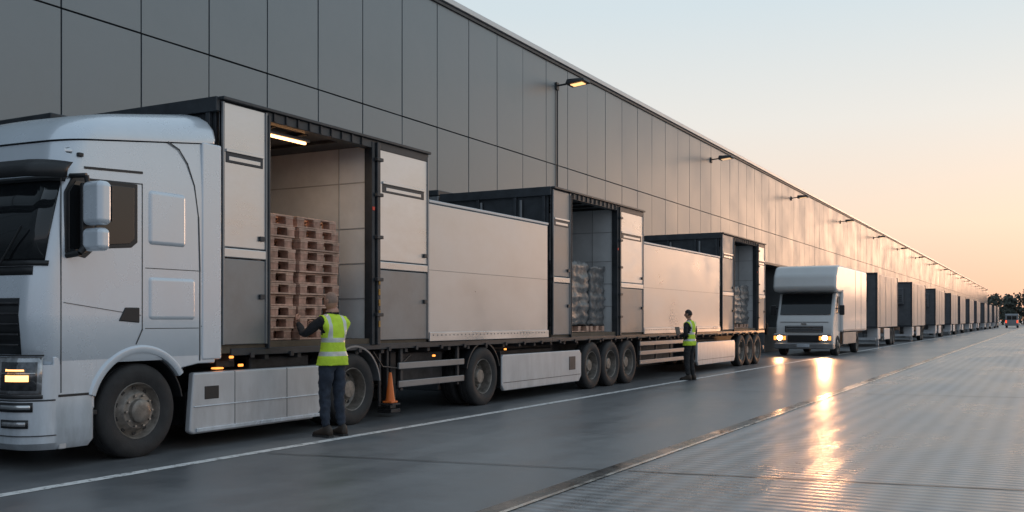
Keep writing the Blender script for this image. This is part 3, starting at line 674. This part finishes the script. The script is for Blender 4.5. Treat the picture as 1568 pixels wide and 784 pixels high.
# ------------------------------------------------------------ distant van
dv=empty('delivery_van',(-5.4,203,0))
prism('body',[(203,.4),(203,2.4),(203.15,2.6),(206.6,2.6),(207.4,1.7),(208.2,1.3),(208.3,.4)],-6.5,-4.3,M_alud,dv,.06)
boxes('rear_window',[(-6.2,-5.45,202.98,203.0,1.5,2.2),(-5.35,-4.6,202.98,203.0,1.5,2.2)],M_glass,dv,.01)
boxes('tail_lamps',[(-6.45,-6.2,202.96,203.0,.9,1.4),(-4.6,-4.35,202.96,203.0,.9,1.4)],mat('van_tail_lamp',(.6,.03,.02),.3,emit=(1,.1,.04),estr=1.5),dv,.01)
for yy in (204,207.3): wheel(dv,-4.35,yy,r=.36,seg=20); wheel(dv,-6.45,yy,'drive',-1,r=.36,seg=20)

# ------------------------------------------------------------ tree line
M_leaf=mat('tree_foliage',(.08,.09,.075),.9,0,.4,.6)
M_leaf2=mat('tree_foliage_light',(.12,.125,.10),.9,0,.4,.6)
M_bark=mat('bark',(.06,.045,.03),.9)
V=[];F=[];MI=[]
rt=random.Random(3)
def leafq(c,s):
    n_=Vector((rt.uniform(-1,1),rt.uniform(-1,1),rt.uniform(-.6,1))).normalized(); u=n_.orthogonal().normalized()*s; w_=n_.cross(u).normalized()*s*rt.uniform(.6,1); k=len(V)
    V.extend([c-u-w_*.4,c+u*.2-w_,c+u+w_*.3,c-u*.3+w_]); F.append((k,k+1,k+2,k+3)); MI.append(rt.choice((0,0,1)))
def trunk(a,b,r0,r1):
    a=Vector(a);b=Vector(b);k=len(V); d_=(b-a).normalized();u=d_.orthogonal().normalized();w_=d_.cross(u)
    for p,r_ in ((a,r0),(b,r1)):
        for i in range(6):
            t=i*math.pi/3; V.append(p+u*r_*math.cos(t)+w_*r_*math.sin(t))
    for i in range(6): F.append((k+i,k+(i+1)%6,k+6+(i+1)%6,k+6+i)); MI.append(2)
for t in range(110):
    x=-50+t*2.6+rt.uniform(-1.5,1.5); y=345+rt.uniform(-18,30)+abs(t-15)*.1; H=rt.uniform(8.5,13.5)
    trunk((x,y,0),(x+rt.uniform(-.4,.4),y,H*.55),.28,.14)
    cl=[]
    for _ in range(11):
        c=Vector((x+rt.gauss(0,1.9),y+rt.gauss(0,1.5),H*rt.uniform(.12,.92))); cl.append(c); trunk((x,y,H*.35),c,.1,.04)
    for c in cl:
        rr=rt.uniform(1.2,2.2)
        for _ in range(40):
            dd=Vector((rt.gauss(0,1),rt.gauss(0,1),rt.gauss(0,.8))); dd=dd/dd.length*rr*rt.random()**.4; leafq(c+dd,rt.uniform(.3,.6))
o=mesh_obj('tree_line',V,F,[M_leaf,M_leaf2,M_bark])
for p,mi in zip(o.data.polygons,MI): p.material_index=mi

# ------------------------------------------------------------ people
M_skin=mat('skin',(.50,.27,.19),.5,0,.08,20)
M_hivis=mat('hi_vis_fabric',(.60,.84,.05),.75,0,.12,9,.4,22)
M_refl=mat('reflective_tape',(.62,.64,.60),.35,.2)
M_jack=mat('black_jacket',(.018,.019,.022),.85,0,.3,9,.4,25)
M_jeans=mat('dark_jeans',(.025,.035,.055),.85,0,.35,9,.4,25)
M_trs=mat('dark_trousers',(.022,.022,.024),.85,0,.3,9,.4,25)
M_boot=mat('work_boot',(.045,.032,.024),.6,0,.3,9)
M_sole=mat('boot_sole',(.03,.03,.03),.8)
M_hairg=mat('grey_stubble',(.30,.20,.155),.8,0,.2,60)
M_hairb=mat('dark_hair',(.012,.010,.009),.6,0,.2,60)
M_eye=mat('eye',(.02,.015,.01),.2)

def skin_mesh(verts,edges,radii,root=0,sub=2):
    me=bpy.data.meshes.new('t'); me.from_pydata(verts,edges,[]); ob=bpy.data.objects.new('t',me); COL.objects.link(ob)
    md=ob.modifiers.new('k','SKIN'); md.use_smooth_shade=True; md.branch_smoothing=.6
    for i,sv in enumerate(me.skin_vertices[0].data):
        r_=radii[i]; sv.radius=(r_,r_) if not isinstance(r_,tuple) else r_; sv.use_root=(i==root)
    s=ob.modifiers.new('s','SUBSURF'); s.levels=sub; s.render_levels=sub
    dg=bpy.context.evaluated_depsgraph_get(); dg.update(); ev=ob.evaluated_get(dg); m2=bpy.data.meshes.new_from_object(ev)
    bpy.data.objects.remove(ob); return m2
def segdist(p,a,b):
    ab=b-a; t=max(0,min(1,(p-a).dot(ab)/ab.length_squared)); return (p-(a+ab*t)).length,t
def worker(loc,yaw,sc,pose,hair,trs,prop=None,headyaw=0,seed=0):
    e=empty('warehouse_worker',loc)
    X=Matrix.Translation(loc)@Matrix.Rotation(yaw,4,'Z')@Matrix.Scale(sc,4)
    J=dict(pel=(0,0,.96),sp=(0,-.005,1.12),ch=(0,-.01,1.30),ub=(0,-.015,1.43),nk=(0,0,1.515),nt=(0,.02,1.60),
      lh=(-.10,0,.88),rh=(.10,0,.88),lk=(-.105,.03,.51),rk=(.11,.02,.51),la=(-.115,-.02,.10),ra=(.12,-.03,.10),
      ls=(-.19,-.015,1.44),rs=(.19,-.015,1.44),le=(-.24,.0,1.15),re=(.24,0,1.15),lw=(-.2,.2,1.1),rw=(.2,.2,1.1))
    J.update(pose)
    names=list(J); idx={n_:i for i,n_ in enumerate(names)}
    Rr=dict(pel=(.168,.142),sp=(.165,.145),ch=(.180,.145),ub=(.150,.115),nk=.066,nt=.058,lh=.112,rh=.112,lk=.076,rk=.076,la=.062,ra=.062,ls=.074,rs=.074,le=.058,re=.058,lw=.040,rw=.040)
    bones=[('pel','sp'),('sp','ch'),('ch','ub'),('ub','nk'),('nk','nt'),('pel','lh'),('pel','rh'),('lh','lk'),('rh','rk'),('lk','la'),('rk','ra'),('ub','ls'),('ub','rs'),('ls','le'),('rs','re'),('le','lw'),('re','rw')]
    me=skin_mesh([J[n_] for n_ in names],[(idx[a],idx[b]) for a,b in bones],[Rr[n_] for n_ in names],0,3)
    kinds=dict()
    for a,b in bones:
        kinds[(a,b)]='leg' if b in('lh','rh','lk','rk','la','ra') else 'arm' if b in('le','re','lw','rw') else 'neck' if b=='nt' else 'torso'
    # wrinkles
    off=Vector((seed*7.3,seed*3.1,0))
    for v in me.vertices:
        p=v.co; f=.018 if p.z<.9 else .011
        if p.z>1.5 and abs(p.x)<.09: f=0
        q=Vector((p.x*7,p.y*7,p.z*13))+off
        v.co=p+v.normal*noise.noise(q)*f+v.normal*noise.noise(q*2.2)*f*.6
    me.update()
    for m in (trs,M_jack,M_skin): me.materials.append(m)
    def kind(p):
        best=min(((segdist(p,Vector(J[a]),Vector(J[b]))[0],(a,b)) for a,b in bones)); return kinds[best[1]],best[1]
    vest=[]
    for pl in me.polygons:
        k,bn=kind(pl.center); pl.use_smooth=True
        pl.material_index=0 if (k=='leg' or pl.center.z<.95) and k!='arm' else 2 if k=='neck' and pl.center.z>1.545 else 1
        if (k=='torso' or (k=='leg' and pl.center.z>.80) ) and pl.center.z<1.54 and abs(pl.center.x)<.225: vest.append(pl.index)
    vs=set(vest)
    bm=bmesh.new(); bm.from_mesh(me); bm.faces.ensure_lookup_table()
    dele=[f for f in bm.faces if f.index not in vs]
    bm.normal_update()
    for v in bm.verts:
        flare=.016+max(0,(1.1-v.co.z))*.08
        v.co+=v.normal*flare*1.0
    bmesh.ops.delete(bm,geom=dele,context='FACES')
    def cut(co_,no,outer=False,inner=False):
        bmesh.ops.bisect_plane(bm,geom=bm.verts[:]+bm.edges[:]+bm.faces[:],plane_co=co_,plane_no=no,clear_outer=outer,clear_inner=inner)
    cut((0,0,.885),(0,0,1),inner=True)
    for z in (1.0,1.055,1.17,1.225): cut((0,0,z),(0,0,1))
    for x in (-.135,-.085,.085,.135): cut((x,0,0),(1,0,0))
    for f in bm.faces:
        c=f.calc_center_median()
        st_=(1.0<c.z<1.055) or (1.17<c.z<1.225) or (.085<abs(c.x)<.135 and c.z>1.225)
        f.material_index=1 if st_ else 0; f.smooth=True
    vm=bpy.data.meshes.new('vest'); bm.to_mesh(vm); bm.free(); vm.materials.append(M_hivis); vm.materials.append(M_refl)
    def put(mesh,name):
        mesh.transform(X); o=bpy.data.objects.new(name,mesh); COL.objects.link(o); attach(o,e); return o
    put(me,'body'); vo=put(vm,'hi_vis_vest'); s=vo.modifiers.new('s','SOLIDIFY'); s.thickness=.008
    # head
    bm=bmesh.new(); bmesh.ops.create_uvsphere(bm,u_segments=48,v_segments=36,radius=1)
    for v in bm.verts:
        p=v.co.copy(); x,y,z=p
        hx,hy,hz=.074,.098,.118
        if z<0:
            k=1-.30*(-z)**1.5; x*=k; y=y*(1-.12*(-z)) + (.10*(-z) if y>0 else .22*(-z)*(-y))
        if y>0: y*= .95
        nx=math.exp(-(x/.16)**2)*math.exp(-((z+.12)/.22)**2) if y>0 else 0
        y+=nx*.22
        ey=math.exp(-((abs(x)-.38)/.17)**2)*math.exp(-((z-.08)/.13)**2) if y>.3 else 0
        y-=ey*.10
        br=math.exp(-((z-.24)/.09)**2)*(1 if y>.4 else 0); y+=br*.04
        mo=math.exp(-(x/.28)**2)*math.exp(-((z+.50)/.05)**2) if y>.3 else 0
        y-=mo*.05
        li=math.exp(-(x/.22)**2)*(math.exp(-((z+.44)/.045)**2)+math.exp(-((z+.56)/.045)**2)) if y>.3 else 0
        y+=li*.04
        v.co=Vector((x*hx,y*hy,z*hz))
    bmesh.ops.recalc_face_normals(bm,faces=bm.faces)
    for f in bm.faces:
        c=f.calc_center_median(); f.smooth=True
        hair_=(c.z>.055 and c.y<.07) or (c.y<-.01 and c.z>-.035) or (c.z>.02 and c.y<.03)
        if c.z>.085: hair_=True
        f.material_index=1 if hair_ else 0
    if hair is M_hairb:
        hv=set(v for f in bm.faces if f.material_index==1 for v in f.verts)
        for v in hv: v.co*=1.09
    hm=bpy.data.meshes.new('head'); bm.to_mesh(hm); bm.free(); hm.materials.append(M_skin); hm.materials.append(hair)
    HX=Matrix.Translation((0,.035,1.68))@Matrix.Rotation(headyaw,4,'Z')@Matrix.Rotation(R(-6),4,'X')
    hm.transform(HX); put(hm,'head')
    for sx in (-1,1):
        bm=bmesh.new(); bmesh.ops.create_uvsphere(bm,u_segments=14,v_segments=10,radius=1)
        for v in bm.verts:
            p=v.co; rim=.5+.5*min(1,(p.y**2+p.z**2)); v.co=Vector((sx*(.074+.011*p.x*rim),-.004+.018*p.y-.006*abs(p.x),.002+.028*p.z*(1 if p.z>0 else .85)))
        for f in bm.faces:f.smooth=True
        em=bpy.data.meshes.new('ear'); bm.to_mesh(em); bm.free(); em.materials.append(M_skin); em.transform(HX); put(em,'ear')
        bm=bmesh.new(); bmesh.ops.create_uvsphere(bm,u_segments=12,v_segments=8,radius=.011,matrix=Matrix.Translation((sx*.030,.083,.010)))
        em=bpy.data.meshes.new('eye'); bm.to_mesh(em); bm.free(); em.materials.append(M_eye); em.transform(HX); put(em,'eye')
    # boots
    for a,sx in (('la',-1),('ra',1)):
        ax,ay,az=J[a]; ang=R(-8*sx)
        bm=bmesh.new()
        secs=[(-.085,.036,.11),(-.06,.047,.15),(0,.049,.155),(.06,.049,.115),(.12,.053,.085),(.175,.049,.072),(.215,.028,.05)]
        rows=[]
        for yy,hw,hh in secs:
            row=[]
            for i in range(12):
                t=2*math.pi*i/12; x_=hw*math.cos(t)*(1 if math.sin(t)<0 else .9); z_=hh/2+hh/2*math.sin(t)
                z_=max(.018,z_)
                row.append(bm.verts.new((x_,yy,z_)))
            rows.append(row)
        for r0,r1 in zip(rows[:-1],rows[1:]):
            for i in range(12): bm.faces.new((r0[i],r0[(i+1)%12],r1[(i+1)%12],r1[i]))
        bm.faces.new(rows[0]); bm.faces.new(rows[-1][::-1])
        for f in bm.faces: f.smooth=True
        bmesh.ops.recalc_face_normals(bm,faces=bm.faces)
        bm2=bpy.data.meshes.new('boot'); bm.to_mesh(bm2); bm.free(); bm2.materials.append(M_boot)
        T=Matrix.Translation((ax,ay,0))@Matrix.Rotation(ang,4,'Z'); bm2.transform(T); put(bm2,'boot')
        pts=[(-.038,-.09),(.038,-.09),(.048,-.03),(.042,.04),(.054,.12),(.046,.19),(.02,.225),(-.02,.225),(-.046,.19),(-.054,.12),(-.042,.04),(-.048,-.03)]
        n_=len(pts); vv=[(x_,y_,.0) for x_,y_ in pts]+[(x_,y_,.022) for x_,y_ in pts]
        sm=bpy.data.meshes.new('sole'); sm.from_pydata(vv,[],[tuple(range(n_))[::-1],tuple(range(n_,2*n_))]+[(i,(i+1)%n_,n_+(i+1)%n_,n_+i) for i in range(n_)]); sm.materials.append(M_sole)
        sm.transform(T); put(sm,'sole')
    for wn,en,sx in (('lw','le',-1),('rw','re',1)):
        W=Vector(J[wn]); Dr=(W-Vector(J[en])).normalized()
        up=Vector((0,0,1)); side=Dr.cross(up).normalized(); up=side.cross(Dr).normalized()
        pn=side*( -1 if side.x*sx>0 else 1)
        vs_=[W-Dr*.01]; ed=[]; rd=[.026]
        fl=[(.030,.092,.074),(.010,.098,.082),(-.011,.094,.076),(-.031,.084,.060)]
        for u_,kn,ln in fl:
            k0=len(vs_); c=.45
            kp=W+Dr*kn+up*u_; mid_=W+Dr*kn*.5+up*u_*.8
            p1=kp+(Dr*math.cos(c)+pn*math.sin(c))*ln*.45; p2=p1+(Dr*math.cos(c*2)+pn*math.sin(c*2))*ln*.3; p3=p2+(Dr*math.cos(c*2.8)+pn*math.sin(c*2.8))*ln*.25
            vs_+= [mid_,kp,p1,p2,p3]; rd+=[.016,.0125,.0095,.0088,.0075]; ed+=[(0,k0),(k0,k0+1),(k0+1,k0+2),(k0+2,k0+3),(k0+3,k0+4)]
        k0=len(vs_); t1=W+Dr*.03+up*.030+pn*.01; t2=t1+(Dr*.6+up*.6+pn*.5).normalized()*.035; t3=t2+(Dr*.9+up*.2+pn*.4).normalized()*.03
        vs_+=[t1,t2,t3]; rd+=[.016,.0115,.009]; ed+=[(0,k0),(k0,k0+1),(k0+1,k0+2)]
        hm=skin_mesh([tuple(v) for v in vs_],ed,rd,0,2); hm.materials.append(M_skin)
        for p in hm.polygons:p.use_smooth=True; p.material_index=0
        put(hm,'hand')
    if prop=='clipboard':
        vv=[(-.02,.30,1.10),(.20,.30,1.10),(.20,.36,1.36),(-.02,.36,1.36)]
        vv=[(a-.09,b_,c) for a,b_,c in vv]
        cm=bpy.data.meshes.new('clipboard'); cm.from_pydata(vv,[],[(0,1,2,3)]); cm.materials.append(M_dark)
        co_=put(cm,'clipboard'); s=co_.modifiers.new('s','SOLIDIFY'); s.thickness=.008
    return e
worker((-7.80,9.66,.004),R(76),1.0,dict(le=(-.29,.20,1.26),lw=(-.22,.43,1.42),re=(.26,.22,1.25),rw=(.12,.44,1.36)),M_hairg,M_jeans,headyaw=R(12),seed=1)
worker((-7.53,22.8,.004),R(80),.94,dict(le=(-.28,-.03,1.17),lw=(-.13,.21,1.12),re=(.27,-.02,1.17),rw=(.10,.24,1.14)),M_hairb,M_trs,prop='clipboard',headyaw=R(10),seed=2)
print('OBJ',len(bpy.data.objects))
